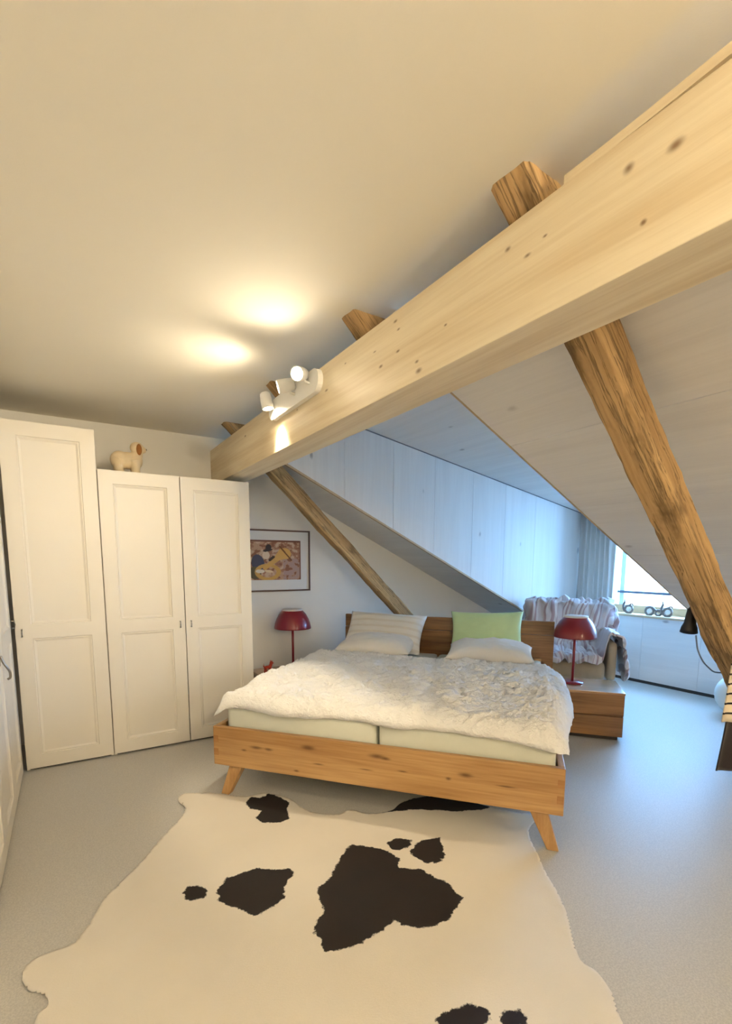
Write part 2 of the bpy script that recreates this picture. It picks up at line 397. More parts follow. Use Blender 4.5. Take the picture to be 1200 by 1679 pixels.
# eaves wall with dormer window
struct(board('wall_right', (XW, YF-.1, 0), (XW+.25, YB+.1, zroof(XW)+.03), MAT['wash'], along='y', bev=0), 'low white wooden eaves wall along the right', 'wall')
kw = struct(empty('wall_dormer_sill', (XW, 0, 0)), 'whitewashed panel wall below the dormer window', 'wall')
ks = [YN-.02, 2.42, 3.03, 3.66]
for a, b in zip(ks, ks[1:]):
    board('panel', (-.012, a+.001, .035), (.25, b-.001, .76), MAT['wash'], kw, 'y', bev=.001)
struct(board('baseboard_right', (XW-.006, YN-2., 0), (XW+.0, 3.66, .034), MAT['gap'], along='y', bev=0), 'dark recessed shadow gap at foot of the dormer wall', 'baseboard')
win = struct(empty('window_1', (XW+.2, 0, 0)), 'dormer window with pale wood frame above the sill', 'window')
MAT['winframe'] = plain('white_window_frame', (205, 214, 226), .4, .02)
MAT['sillwood'] = wood('pale_pine_sill', (214, 186, 150), (192, 160, 122), 1.2, .6, rough=.5)
wy0, wy1, wz0, wz1 = YN+.04, 3.62, .80, zdorm(XW+.2)
board('sill', (-.23, wy0-.04, .76), (.02, wy1+.03, .785), MAT['sillwood'], win, 'y')
board('frame', (0, wy0, .785), (.06, wy1, .875), MAT['sillwood'], win, 'y')
board('frame', (0, wy0, wz1-.07), (.06, wy1, wz1+.03), MAT['winframe'], win, 'y')
for y in (wy0, 3.40, wy1-.06): board('frame', (0, y, .875), (.06, y+.055, wz1-.07), MAT['winframe'], win, 'z')
board('rail', (-.03, wy0+.0, 1.015), (.0, 3.47, 1.045), plain('grey_steel_rail', (96, 106, 120), .4), win, 'y')
board('pane', (.028, wy0+.05, .87), (.034, 3.425, wz1-.06), MAT['glass'], win, 'y', bev=0)
board('pane', (.028, 3.47, .87), (.034, wy1-.055, wz1-.06), MAT['glass'], win, 'y', bev=0)
for y in (YN-.02, 3.62): struct(board('trim_2' if y < 3 else 'trim_3', (XW, y, .76), (XW+.28, y+.05, wz1+.03), MAT['wash'], along='z', bev=0), 'white reveal at the side of the dormer window' if y < 3 else 'white reveal of the dormer window behind the curtain', 'trim')

# pale spruce beam
BX0, BX1, BZ0, BZ1 = 1.115, 1.303, 2.025, 2.312
bc = Vector(((BX0+BX1)/2, (YB+YF)/2, (BZ0+BZ1)/2)); bl = YB-YF
kn = []
for (px, py, rx, rz) in [(1030, 276, .014, .012), (1107, 238, .018, .012), (1054, 365, .007, .006), (832, 409, .012, .007), (864, 419, .014, .006), (893, 387, .008, .004), (686, 608, .02, .010), (683, 593, .013, .006), (652, 576, .012, .005), (648, 527, .014, .006), (653, 540, .012, .005), (614, 577, .014, .004), (624, 601, .014, .006), (566, 596, .01, .004), (535, 640, .02, .007), (487, 672, .01, .005), (402, 715, .02, .006), (730, 533, .008, .004)]:
    P = onX(px, py, BX0); kn.append((P.y-bc.y, bc.x-P.x, P.z-bc.z, rx, rz))
MAT['beam'] = wood('pale_spruce', (238, 224, 194), (212, 190, 152), .8, .75, .0, (120, 84, 50), .55, .06, knot_list=kn)
beam = board('purlin_beam', (BX0, YF, BZ0), (BX1, YB-.002, BZ1), MAT['beam'], along='y', bev=.003)
tag(beam, 'long pale spruce roof beam running across the room under the ceiling', 'beam')
# shim lath on the beam, slightly lifted at its near end
bm = bmesh.new()
rings(bm, [[(1.118, y, BZ1+lift), (1.16, y, BZ1+lift), (1.16, y, BZ1+lift+.022), (1.118, y, BZ1+lift+.022)] for y, lift in ((.88, .0), (.78, .0005), (.68, .003), (.5, .011), (.3, .022))])
m = axes((0, 0, 0), (0, 1, 0), (-1, 0, 0), (0, 0, 1)); mi = m.inverted()
for v_ in bm.verts: v_.co = mi @ v_.co
tag(bmo('packing_lath', bm, MAT['beam'], None, m), 'thin pale wooden lath packed on top of the spruce beam', 'lath')

# ------------------------------------------------------------------ old timbers
def hewn(name, p0, p1, secs, seed, rough=.006, n=70):
    """old timber: local X along p0->p1, local Y = world Y, section (y0,y1,h): underside on the line, height h"""
    p0 = Vector(p0); p1 = Vector(p1); d = (p1-p0); L_ = d.length; d.normalize()
    ya = Vector((0, 1, 0)); za = d.cross(ya)
    if za.z < 0: za = -za; ya = -ya
    m = axes(p0, d, ya, za); bm = bmesh.new(); R = []
    sgn = 1 if ya.y > 0 else -1
    for i in range(n+1):
        x = L_*i/n; t = i/n
        y0, y1, h = [a+(b-a)*t for a, b in zip(*secs)]
        ch = .009+.006*fbm(x*3, seed, 5.)
        if sgn < 0: y0, y1 = -y1, -y0
        sec = [(y0+ch, 0), (y0+(y1-y0)*.35, 0), (y0+(y1-y0)*.7, 0), (y1-ch, 0), (y1, ch), (y1, h*.5), (y1, h-ch), (y1-ch, h), ((y0+y1)/2, h), (y0+ch, h), (y0, h-ch), (y0, h*.5), (y0, ch)]
        r = []
        for k, (yy, zz) in enumerate(sec):
            nx = rough*1.6*fbm(x*2.2, k*3.1, seed)+rough*.8*fbm(x*13, k*5.3, seed+9)
            nz = rough*1.6*fbm(x*2.6+7, k*2.7, seed+3)+rough*.8*fbm(x*15, k*4.1, seed+5)
            if k in (9, 10, 11): nz -= rough*3.5*max(0., fbm(x*5.5, 2.+seed, 6., 4)-.05); nx += rough*1.5*max(0., fbm(x*7, seed, 8., 4))
            r.append((x, yy+nx, zz+nz))
        R.append(r)
    rings(bm, R); return bmo(name, bm, MAT['old'], None, m)
SK = -.945
def zst(X, off=0.): return 2.43+SK*(X-1.085)+off       # underside of the old timbers
def strut(name, y0, y1, x1, h, seed, rough, n, h1=None):
    x0 = 1.06
    return hewn(name, (x1, 0, zst(x1)), (x0, 0, zst(x0)), ((y0, y1, h1 or h), (y0, y1, h)), seed, rough, n)
XF = 1.085+2.43/.945+.10
tag(strut('roof_strut', .985, 1.105, XF, .125, 1.3, .006, 90), 'thick rough-hewn old timber strut slanting down in the right foreground', 'timber strut')
tag(strut('roof_strut', 3.80, 3.905, XF, .115, 4.7, .004, 80), 'slimmer old timber strut slanting down behind the headboard', 'timber strut')
for i, (y0_, y1_, lab) in enumerate([(1.87, 1.975, 'old timber rafter end above the beam between strut and spotlights'), (2.82, 2.92, 'old timber rafter end showing behind the lit spotlight heads')]):
    tag(strut('rafter_end', y0_, y1_, 1.29, .12, 11.+i*3, .003, 12), lab, 'rafter', 'old rafter ends above the beam')

# ================================================================== WARDROBES
def door(name, w, h, parent, loc, split, st=.085, th=.02, handle=1, hz=.95, mw=None):
    """framed door in local XZ, front at y=0 facing -Y; two sunk panels"""
    bm = bmesh.new(); dp = .011; mo = .022
    xs_ = [0, st, w-st, w]; zs_ = [0, st*1.05, split-.045, split+.045, h-st, h]
    def q(x0, x1, z0, z1, y): 
        vv = [bm.verts.new(p) for p in ((x0, y, z0), (x1, y, z0), (x1, y, z1), (x0, y, z1))]; bm.faces.new(vv); return vv
    q(0, st, 0, h, 0); q(w-st, w, 0, h, 0)
    for z0, z1 in ((zs_[0], zs_[1]), (zs_[2], zs_[3]), (zs_[4], zs_[5])): q(st, w-st, z0, z1, 0)
    for z0, z1 in ((zs_[1], zs_[2]), (zs_[3], zs_[4])):
        prev = [(st, 0, z0), (w-st, 0, z0), (w-st, 0, z1), (st, 0, z1)]
        for off, y in ((.004, .006), (.009, .0045), (.018, .009), (mo, dp)):
            cur = [(st+off, y, z0+off), (w-st-off, y, z0+off), (w-st-off, y, z1-off), (st+off, y, z1-off)]
            for k in range(4):
                j = (k+1) % 4; bm.faces.new([bm.verts.new(p) for p in (prev[k], prev[j], cur[j], cur[k])])
            prev = cur
        q(st+mo, w-st-mo, z0+mo, z1-mo, dp)
    # sides and back
    c8 = [(0, 0, 0), (w, 0, 0), (w, 0, h), (0, 0, h)]; b8 = [(x, th, z) for x, _, z in c8]
    for k in range(4):
        j = (k+1) % 4; bm.faces.new([bm.verts.new(p) for p in (c8[k], b8[k], b8[j], c8[j])])
    bm.faces.new([bm.verts.new(p) for p in reversed(b8)])
    bmesh.ops.remove_doubles(bm, verts=bm.verts, dist=1e-5)
    d = bmo(name, bm, MAT['lacquer'], parent, Matrix.Translation(loc))
    if handle is not None:
        hx = st*.42 if handle == 0 else w-st*.42
        b2 = bmesh.new(); tubebm(b2, [(hx, -.004, hz-.022), (hx, -.022, hz-.022), (hx, -.026, hz), (hx, -.022, hz+.022), (hx, -.004, hz+.022)], .0045, 8)
        bmo('handle', b2, MAT['metal'], d, None, True)
    return d
def wardrobe(name, w, h, dep, doors, label, mw, hz=.95, splits=1.0):
    r = empty(name, mw=mw); tag(r, label, 'wardrobe')
    bt = .018
    board('side_panel', (0, .022, 0), (bt, dep, h), MAT['lacquer_body'], r, 'z', .001)
    board('side_panel', (w-bt, .022, 0), (w, dep, h), MAT['lacquer_body'], r, 'z', .001)
    board('top_panel', (bt, .022, h-bt), (w-bt, dep, h), MAT['lacquer_body'], r, 'x', .001)
    board('back_panel', (bt, dep-.01, .02), (w-bt, dep, h-bt), MAT['lacquer_body'], r, 'x', 0)
    board('plinth', (bt, .03, 0), (w-bt, .05, .06), MAT['gap'], r, 'x', 0)
    x = 0
    for k, (dw, hs, lab2) in enumerate(doors):
        door('door', dw-.006, h-.022, r, (x+.003, 0, .015), splits, handle=hs, hz=hz); x += dw
    return r
YWF = 3.745
hz = onY(290, 1027, YWF).z; sp = onY(240, 1028, YWF).z
wardrobe('wardrobe', .515, onY(80, 694, YWF).z, .585, [(.515, 0, '')], 'tall narrow white panelled wardrobe in the left corner', Matrix.Translation((-.299, YWF, 0)), hz=onY(32, 1042, YWF).z, splits=sp)
wardrobe('wardrobe', 1.033, onY(284, 779, YWF).z, .585, [(.521, 1, ''), (.512, 0, '')], 'lower white two-door panelled wardrobe with a plush dog on top', Matrix.Translation((.218, YWF, 0)), hz=hz-.0, splits=sp)
# row of cabinets along the left wall, fronts facing +X
mw = axes((-.315, 2.18, 0), (0, 1, 0), (-1, 0, 0), (0, 0, 1))
wardrobe('wardrobe', 1.54, 2.23, .60, [(.514, 1, ''), (.513, 0, ''), (.513, 1, '')], 'white panelled wardrobe row along the left wall, seen edge-on', mw, hz=.97, splits=sp)
# bag hook hanging on the left cabinet
ph = onX(14, 1112, -.296)
bm = bmesh.new(); tubebm(bm, smoothpath([(0, 0, .07), (.012, 0, .03), (.03, .01, -.01), (.03, .025, -.045), (.018, .03, -.055)]), [.006]*25, 8)
boxbm(bm, (-.012, -.018, .02), (-.002, .018, .09), .003)
tag(bmo('coat_hook', bm, MAT['metal'], None, Matrix.Translation((-.301, 2.95, .84)), True), 'curved metal hook on the edge-on white cabinet at far left', 'hook')

# ================================================================== BED
A = g(349, 1190, .42); Bp = g(928, 1262, .42); BW = (Bp-A).length; U = (Bp-A).normalized(); V = Vector((-U.y, U.x, 0)); A.z = 0
BM = axes(A, U, V, (0, 0, 1))
def bed2w(u, v, z=0): return BM @ Vector((u, v, z))
bed = empty('double_bed', mw=BM); tag(bed, 'oak double bed with slab footboard, headboard and splayed legs', 'bed')
Z0, Z1 = .186, .42
kf = []
for (px, py, rx, rz) in [(420, 1226, .045, .012), (440, 1229, .03, .010), (505, 1226, .042, .014), (618, 1240, .05, .015), (632, 1244, .03, .010), (486, 1264, .02, .008), (522, 1253, .04, .006), (763, 1271, .04, .014), (735, 1277, .016, .010), (400, 1230, .02, .008), (600, 1262, .05, .005), (660, 1265, .03, .005), (830, 1290, .05, .005)]:
    d_ = ray(px, py); t_ = (Vector((A.x, A.y, 0))-CAMP).dot(V)/d_.dot(V); P_ = BM.inverted() @ (CAMP+d_*t_)
    kf.append((P_.x-BW/2, -.016, P_.z-(Z0+Z1)/2, rx, rz))
MAT['oak_foot'] = wood('knotty_oak', (200, 160, 106), (156, 112, 64), 1.0, .85, .0, (92, 58, 32), .42, .12, knot_list=kf)
fb = board('footboard', (0, 0, Z0), (BW, .032, Z1), MAT['oak_foot'], bed, bev=.004)
for (z0, z1) in ((.245, .285), (.325, .365)):
    for u0 in (.002, BW-.032): board('finger_joint', (u0-.0, -.0015, z0), (u0+.03, .01, z1), MAT['oak_dark'], bed, 'x', bev=.0005)
for u0 in (0, BW-.032): board('side_rail', (u0, .033, Z0), (u0+.032, 2.12, Z1), MAT['oak'], bed, 'y', bev=.004)
board('centre_rail', (BW/2-.04, .04, Z0+.01), (BW/2+.04, 2.1, Z0+.06), MAT['oak'], bed, 'y')
HU0, HU1 = .055, 1.985
board('headboard_plank', (HU0, 2.122, .30), (HU1, 2.156, .748), MAT['oak_stand'], bed, 'x', bev=.005)
board('headboard_plank', (HU0, 2.124, .751), (HU1, 2.158, .872), MAT['oak_stand'], bed, 'x', bev=.008)
for u0 in (HU0+.1, HU1-.16): board('headboard_bracket', (u0, 2.05, .2), (u0+.06, 2.121, .55), MAT['oak'], bed, 'z')
for (tu, tv, fu, fv) in ((.135, .07, .062, .03), (BW-.115, .07, BW-.035, .03), (.135, 2.02, .062, 2.07), (BW-.115, 2.02, BW-.035, 2.07)):
    bm = bmesh.new(); R = []
    for t_ in (0, .1, .5, 1.):
        cu, cv = tu+(fu-tu)*t_, tv+(fv-tv)*t_; z = (Z0+.012)*(1-t_); w_ = .047-.019*t_; d_ = .034-.012*t_
        R.append([(cu-w_, cv-d_, z), (cu+w_*.9, cv-d_, z), (cu+w_*.9, cv+d_, z), (cu-w_, cv+d_, z)])
    rings(bm, R); es = [e for e in bm.edges]; bmesh.ops.bevel(bm, geom=es, offset=.003, segments=1, affect='EDGES')
    m = axes((0, 0, 0), (0, 0, 1), (0, 1, 0), (-1, 0, 0)); mi = m.inverted()
    for v_ in bm.verts: v_.co = mi @ v_.co
    bmo('leg', bm, MAT['oak'], bed, m)
for (u0, u1, lab) in ((.065, BW/2+.02, 'pale green mattress on the left half of the bed'), (BW/2+.034, BW-.04, 'pale green mattress on the right half of the bed')):
    bm = bmesh.new(); boxbm(bm, (u0, .045, .248), (u1, 2.10, .535), .03)
    tag(bmo('mattress', bm, MAT['mattress'], None, BM.copy(), True), lab, 'mattress')

# duvet -------------------------------------------------------------
def sst(a, b, x): t_ = max(0., min(1., (x-a)/(b-a))); return t_*t_*(3-2*t_)
u0, u1 = -.085, BW+.10; v1 = 1.62
NU, NV = 260, 210
def duvet_pt(a, b, side):
    # a, b in [0,1]
    ul = -.015-.04*b; ur = BW+.015+.10*sst(0., .6, b); u = ul+(ur-ul)*a
    fr = .012 - .012*math.exp(-((a-.0)/.07)**2) - .030*sst(.82, 1., a) + .012*math.sin(a*19.) + .03*fbm(a*7, 3.) + .05*sst(.965, 1., a) + .03*sst(.03, 0., a)
    bk = v1 + .05*fbm(a*3, 8.) - .06*sst(.25, .0, a)
    v = fr+(bk-fr)*b
    ea = min(a, 1-a)*(u1-u0); eb = b*(v1); ec = (1-b)*v1
    base = .538
    over_l = max(0, .075-u); over_r = max(0, u-(BW-.05)); over_f = max(0, .05-v)
    base -= .62*over_l*(1-.15*b) + (.62-.2*b)*over_r + .25*over_f
    corner = sst(.80, 1., a)*sst(.22, 0., b); base -= .015*corner*1.0
    cornl = sst(.10, 0., a)*sst(.25, 0., b); base -= .01*cornl
    ra, rb = .10, .075
    fa = math.sqrt(max(0., 1-(1-min(1, ea/ra))**2)); fbb = math.sqrt(max(0., 1-(1-min(1, eb/rb))**2)); fc = math.sqrt(max(0., 1-(1-min(1, ec/.16))**2))
    th = .072*min(1., fa)*fbb*fc
    if side == 0:
        big = .022*fbm(u*1.7, v*1.7, 1.)+.010*fbm(u*4.5+3, v*5, 2.)
        p_ = u*.8+v*.6; q_ = -u*.6+v*.8; wr = .034*abs(fbm(p_*7+2*fbm(v*3, u*2), q_*9, 5.)) + .045*(.25-abs(fbm(p_*13+1.5*fbm(u*4, v*4, 3.), q_*26, 7., 2)))
        z = base+th+(big+wr)*min(1., fa)*fbb*fc
        du = .012*fbm(v*9, 20+a*3)*(1-fa); u += du
    else: z = base
    return (u, v, z)
vv = []; ff = []
for s_ in (0, 1):
    for j in range(NV+1):
        for i in range(NU+1):
            a = i/NU; b = j/NV
            # cluster samples at the borders
            a2 = a+.045*math.sin(2*math.pi*a)*-1; b2 = b-.05*math.sin(2*math.pi*b)
            vv.append(duvet_pt(a2, b2, s_))
o_ = (NU+1)*(NV+1)
for j in range(NV):
    for i in range(NU):
        k = j*(NU+1)+i; ff.append((k, k+1, k+NU+2, k+NU+1)); ff.append((o_+k, o_+k+NU+1, o_+k+NU+2, o_+k+1))
bm = bmesh.new(); bv = [bm.verts.new(p) for p in vv]
for f_ in ff: bm.faces.new([bv[k] for k in f_])
bmesh.ops.remove_doubles(bm, verts=bm.verts, dist=2e-4)
tag(bmo('duvet', bm, MAT['duvet'], None, BM.copy(), True), 'rumpled white seersucker duvet spread over the bed', 'duvet')

def pillow(name, w, h, th, mat, mw, label, seed, cat='pillow', pinch=.05, sag=0.):
    n = 40; bm = bmesh.new(); vt = {}
    for s_ in (1, -1):
        for j in range(n+1):
            for i in range(n+1):
                a = -1+2*i/n; b = -1+2*j/n
                edge = max(abs(a), abs(b))
                x = a*w/2*(1-pinch*(1-b*b)*abs(a)**3); y = b*h/2*(1-pinch*1.3*(1-a*a)*abs(b)**3)
                t_ = (max(0, 1-abs(a)**2.6)*max(0, 1-abs(b)**2.6))**.5
                z = s_*th/2*t_*(1+.12*fbm(a*2, b*2, seed)) + .006*fbm(a*7, b*7, seed+2)*t_ - sag*(a*a)
                if t_ <= 1e-6: z = -sag*(a*a)
                key = (i, j) if t_ <= 1e-6 else (i, j, s_)
                if key not in vt: vt[key] = bm.verts.new((x, y, z))
    G = lambda i, j, s_: vt[(i, j)] if (i, j) in vt else vt[(i, j, s_)]
    for s_ in (1, -1):
        for j in range(n):
            for i in range(n):
                f_ = [G(i, j, s_), G(i+1, j, s_), G(i+1, j+1, s_), G(i, j+1, s_)]
                bm.faces.new(f_ if s_ > 0 else f_[::-1])
    return tag(bmo(name, bm, mat, None, mw, True), label, cat)
def lean(u, v, z, tilt, rz=0.):
    """pillow standing against the headboard: local X along bed width, local Y up the lean, local Z toward the foot"""
    t_ = math.radians(tilt); r_ = Matrix.Rotation(math.radians(rz), 4, 'Z')
    m = axes((u, v, z), (1, 0, 0), (0, math.cos(t_), math.sin(t_)), (0, -math.sin(t_), math.cos(t_)))
    return BM @ m @ r_
pillow('pillow', .66, .40, .21, MAT['pillow_plain'], lean(.50, 1.72, .645, 6), 'plain white pillow lying flat beneath the striped pillow', 1.)
pillow('pillow', .74, .42, .17, MAT['pillow'], lean(.51, 1.915, .738, 50, -2), 'white striped pillow propped on the left of the headboard', 2., pinch=.06)
pillow('pillow', .68, .42, .21, MAT['pillow_plain'], lean(1.47, 1.70, .645, 6, 2), 'plain white pillow lying flat beneath the green cushion', 3.)
pillow('cushion', .62, .40, .16, MAT['green'], lean(1.42, 1.94, .775, 62, 2), 'mint green cushion propped on the right of the headboard', 4., 'cushion', .08)

# ================================================================== NIGHTSTANDS
def nightstand(mw, label, w=.53, d=.44, h=.385):
    r = empty('nightstand', mw=mw); tag(r, label, 'nightstand', 'oak nightstands beside the bed')
    board('foot', (.03, .03, 0), (w-.03, d-.02, .03), MAT['gap'], r, 'x')
    board('body', (0, .022, .03), (w, d, h-.02), MAT['oak_stand'], r, 'x')
    board('top', (0, 0, h-.02), (w, d, h), MAT['oak_top'], r, 'x', bev=.002)
    for z0, z1 in ((.034, .192), (.203, h-.022)):
        board('drawer', (.003, 0, z0), (w-.003, .021, z1), MAT['oak_stand'], r, 'x', bev=.003)
    return r
t = NT('lacquered_oak_top'); v = t.coord(scale=(.6, 10, 10)); c = t.mix(t.noise(v, 1.2, 4, .6, .6), lin((150, 106, 64)), lin((196, 150, 98)))
MAT['oak_top'] = t.out(c, .35, Coat_Weight=1.0, Coat_Roughness=.12)
nightstand(BM @ Matrix.Translation((2.0, 1.71, 0)), 'oak two-drawer nightstand on the right under a red lamp', .49)
nightstand(Matrix.Translation((1.40, 3.885, 0)) , 'oak nightstand half hidden between wardrobe and bed', .50, .43)

def lamp(loc, label):
    r = empty('table_lamp', loc); tag(r, label, 'lamp', 'dark red table lamps')
    lathe('base', [(0.001, 0), (.085, 0), (.088, .004), (.085, .012), (.02, .016), (.001, .016)], MAT['red'], r)
    lathe('stem', [(.011, .014), (.011, .46)], MAT['red'], r, n=16)
    out = [(.168, .385), (.168, .395), (.160, .435), (.146, .475), (.124, .515), (.098, .545), (.090, .552)]
    inn = [(r_-.006, z-.002) for r_, z in out]
    lathe('shade', [(.162, .385)]+out+[(.08, .553)] + list(reversed(inn[1:])), MAT['red'], r, n=48, cap=False)
    lathe('shade_ring', [(.092, .548), (.094, .553), (.092, .562), (.05, .564), (.001, .564)], MAT['red_in'], r, n=40)
    lathe('bulb', [(.001, .44), (.02, .445), (.032, .47), (.026, .50), (.014, .53), (.001, .53)], MAT['red_in'], r, n=20)
    return r
lr = g(938, 1119, .385); lamp((lr.x, lr.y, .385), 'dark red dome table lamp on the right nightstand')
lamp((1.755, 4.12, .385), 'dark red dome table lamp in front of the wall by the picture')

# little red toy animal on the left nightstand
bm = bmesh.new()
tubebm(bm, smoothpath([(-.032, 0, .034), (-.012, 0, .037), (.012, 0, .036), (.024, 0, .045), (.03, 0, .058)], 4), [.011]*8+[.012]*5+[.011]*4, 10)
tubebm(bm, [(.022, 0, .06), (.034, 0, .062), (.05, 0, .057)], [.009, .012, .005], 10)
for x_ in (-.026, .018):
    for y_ in (-.008, .008): tubebm(bm, [(x_, y_, .034), (x_, y_, .015), (x_, y_, 0)], [.006, .005, .0055], 8)
tubebm(bm, [(-.032, 0, .036), (-.044, 0, .05), (-.042, 0, .066)], [.005, .0045, .002], 8)
for y_ in (-.007, .007): tubebm(bm, [(.032, y_, .066), (.03, y_, .082)], [.005, .001], 6)
pt = g(444, 1096, .385)
tag(bmo('toy_animal', bm, MAT['red_toy'], None, Matrix.Translation((1.515, 4.13, .385)) @ Matrix.Rotation(.4, 4, 'Z') @ Matrix.Scale(1.25, 4), True), 'tiny red toy animal on the left nightstand', 'toy')

# ================================================================== RUG
def gp(L_): return np.array([(lambda P: (P.x, P.y))(g(x, y)) for x, y in L_])
vis = [(36, 1610), (42, 1588), (60, 1574), (88, 1562), (122, 1549), (148, 1516), (170, 1480), (198, 1450), (228, 1420), (254, 1390), (280, 1360), (299, 1341), (303, 1326), (292, 1314), (300, 1304), (330, 1303), (365, 1305), (400, 1308), (440, 1304), (475, 1312), (496, 1327), (520, 1335), (555, 1337), (578, 1330), (600, 1337), (640, 1332), (660, 1318), (700, 1308), (745, 1310), (790, 1322), (840, 1334), (882, 1338), (869, 1358), (868, 1375), (880, 1400), (893, 1432), (912, 1465), (930, 1505), (940, 1545), (952, 1578), (975, 1594), (990, 1612), (1006, 1640), (1019, 1679)]
low = [(1.30, .60), (1.22, .45), (1.05, .42), (.92, .50), (.80, .44), (.66, .40), (.50, .52), (.36, .62), (.30, .78), (.15, .90), (-.02, 1.06), (-.10, 1.20), (-.20, 1.30)]
tail = [(58, 1679), (72, 1662), (80, 1648), (74, 1635), (48, 1626)]
poly = np.vstack([gp(vis), np.array(low), gp(tail)])
pp = [Vector((x, y, 0)) for x, y in poly]; pp = smoothpath(pp+[pp[0]], 5)[:-1]
OUT = np.array([(p.x, p.y) for p in pp])
spots = [
 [(402, 1318), (412, 1310), (428, 1312), (440, 1304), (458, 1310), (475, 1318), (470, 1330), (474, 1345), (458, 1352), (430, 1351), (420, 1343), (430, 1332), (410, 1328)],
 [(300, 1466), (308, 1458), (326, 1455), (340, 1462), (338, 1473), (322, 1480), (306, 1477)],
 [(355, 1464), (372, 1442), (390, 1436), (410, 1431), (420, 1427), (450, 1430), (476, 1428), (483, 1436), (470, 1448), (465, 1465), (468, 1475), (450, 1487), (430, 1500), (415, 1505), (400, 1497), (378, 1490), (360, 1480)],
 [(568, 1394), (580, 1388), (610, 1392), (636, 1398), (656, 1412), (650, 1426), (690, 1428), (712, 1442), (735, 1452), (748, 1468), (760, 1474), (748, 1490), (735, 1510), (715, 1520), (690, 1526), (660, 1520), (646, 1510), (630, 1528), (600, 1545), (575, 1555), (552, 1563), (532, 1562), (528, 1545), (514, 1530), (520, 1512), (534, 1500), (524, 1478), (524, 1456), (540, 1446), (552, 1420)],
 [(636, 1384), (650, 1377), (674, 1380), (672, 1390), (655, 1397), (640, 1394)],
 [(672, 1400), (684, 1385), (700, 1380), (720, 1376), (724, 1392), (730, 1405), (718, 1416), (700, 1418), (684, 1410)],
 [(712, 1679), (722, 1665), (745, 1660), (765, 1651), (795, 1655), (806, 1668), (802, 1679), (780, 1700), (735, 1698)],
 [(816, 1676), (830, 1664), (852, 1662), (866, 1672), (860, 1684), (835, 1690)],
 [(600, 1330), (640, 1318), (660, 1308), (740, 1300), (800, 1312), (812, 1322), (790, 1331), (740, 1332), (680, 1329), (640, 1333)],
]
SP = [gp(s_) for s_ in spots]
def sdf(P, poly):
    d = np.full(len(P), 1e9); ins = np.zeros(len(P), bool)
    for k in range(len(poly)):
        a = poly[k]; b = poly[(k+1) % len(poly)]; e = b-a; w_ = P-a
        t_ = np.clip((w_@e)/max(e@e, 1e-12), 0, 1); q = w_-t_[:, None]*e; d = np.minimum(d, (q*q).sum(1))
        c1 = (a[1] <= P[:, 1]); c2 = (b[1] <= P[:, 1]); cr = e[0]*w_[:, 1]-e[1]*w_[:, 0]
        ins ^= (c1 & ~c2 & (cr < 0)) | (~c1 & c2 & (cr > 0))
    return np.where(ins, -1, 1)*np.sqrt(d)
st = .0125
gx = np.arange(OUT[:, 0].min()-.02, OUT[:, 0].max()+.03, st); gy = np.arange(OUT[:, 1].min()-.02, OUT[:, 1].max()+.03, st)
P = np.array([(x, y) for y in gy for x in gx]); sd = sdf(P, OUT); nx_ = len(gx)
quads = []
for j in range(len(gy)-1):
    for i in range(nx_-1):
        k = (j*nx_+i, j*nx_+i+1, (j+1)*nx_+i+1, (j+1)*nx_+i)
        if sum(sd[q] < 0 for q in k) >= 2: quads.append(k)
used = sorted({q for f_ in quads for q in f_}); rm = {q: n_ for n_, q in enumerate(used)}
Pu = P[used].copy(); su = sd[used]
# snap outside vertices to the outline
for n_ in np.where(su > -st*.35)[0]:
    p_ = Pu[n_]; best = None
    A_ = OUT; B_ = np.roll(OUT, -1, 0); e = B_-A_; w_ = p_-A_; t_ = np.clip((w_*e).sum(1)/np.maximum((e*e).sum(1), 1e-12), 0, 1)
    q = A_+t_[:, None]*e; k = ((q-p_)**2).sum(1).argmin(); Pu[n_] = q[k]
ss = np.min([sdf(Pu, s_) for s_ in SP], axis=0)
vz = []
for (x, y), s_ in zip(Pu, su):
    vz.append((x, y, .009 + .0022*fbm(x*3, y*3, 2.) + .010*sst(-.10, 0, s_)*max(0, fbm(x*5, y*5, 9.))))
me = bpy.data.meshes.new('cowhide_rug'); me.from_pydata(vz, [], [tuple(rm[q] for q in f_) for f_ in quads]); me.update()
me.attributes.new('spot', 'FLOAT', 'POINT').data.foreach_set('value', ss.astype(np.float32))
rug = link('cowhide_rug', me, MAT['hide'], None, None, True); tag(rug, 'white cowhide rug with dark brown patches on the floor', 'rug')
sm = rug.modifiers.new('thickness', 'SOLIDIFY'); sm.thickness = .006; sm.offset = -1

# ================================================================== PICTURE
pc = empty('framed_picture', (0, YB, 0)); tag(pc, 'framed print of a seated horn player on the end wall', 'picture')
x0_, x1_ = 1.42, onY(507, 920, YB).x; zt, zb = onY(507, 871, YB).z, onY(508, 968, YB).z
fwid = .014
for lo, hi, al in (((x0_, -.022, zt-fwid), (x1_, -.001, zt), 'x'), ((x0_, -.022, zb), (x1_, -.001, zb+fwid), 'x'), ((x0_, -.022, zb+fwid), (x0_+fwid, -.001, zt-fwid), 'z'), ((x1_-fwid, -.022, zb+fwid), (x1_, -.001, zt-fwid), 'z')):
    board('frame', lo, hi, MAT['frame'], pc, al, .002)
board('passepartout', (x0_+fwid, -.010, zb+fwid), (x1_-fwid, -.002, zt-fwid), MAT['passepartout'], pc, 'x', 0)
ix1 = onY(492, 918, YB).x; iz1 = onY(492, 887, YB).z; iz0 = onY(492, 950, YB).z; ix0 = ix1-.52
nxp, nyp = 150, 100
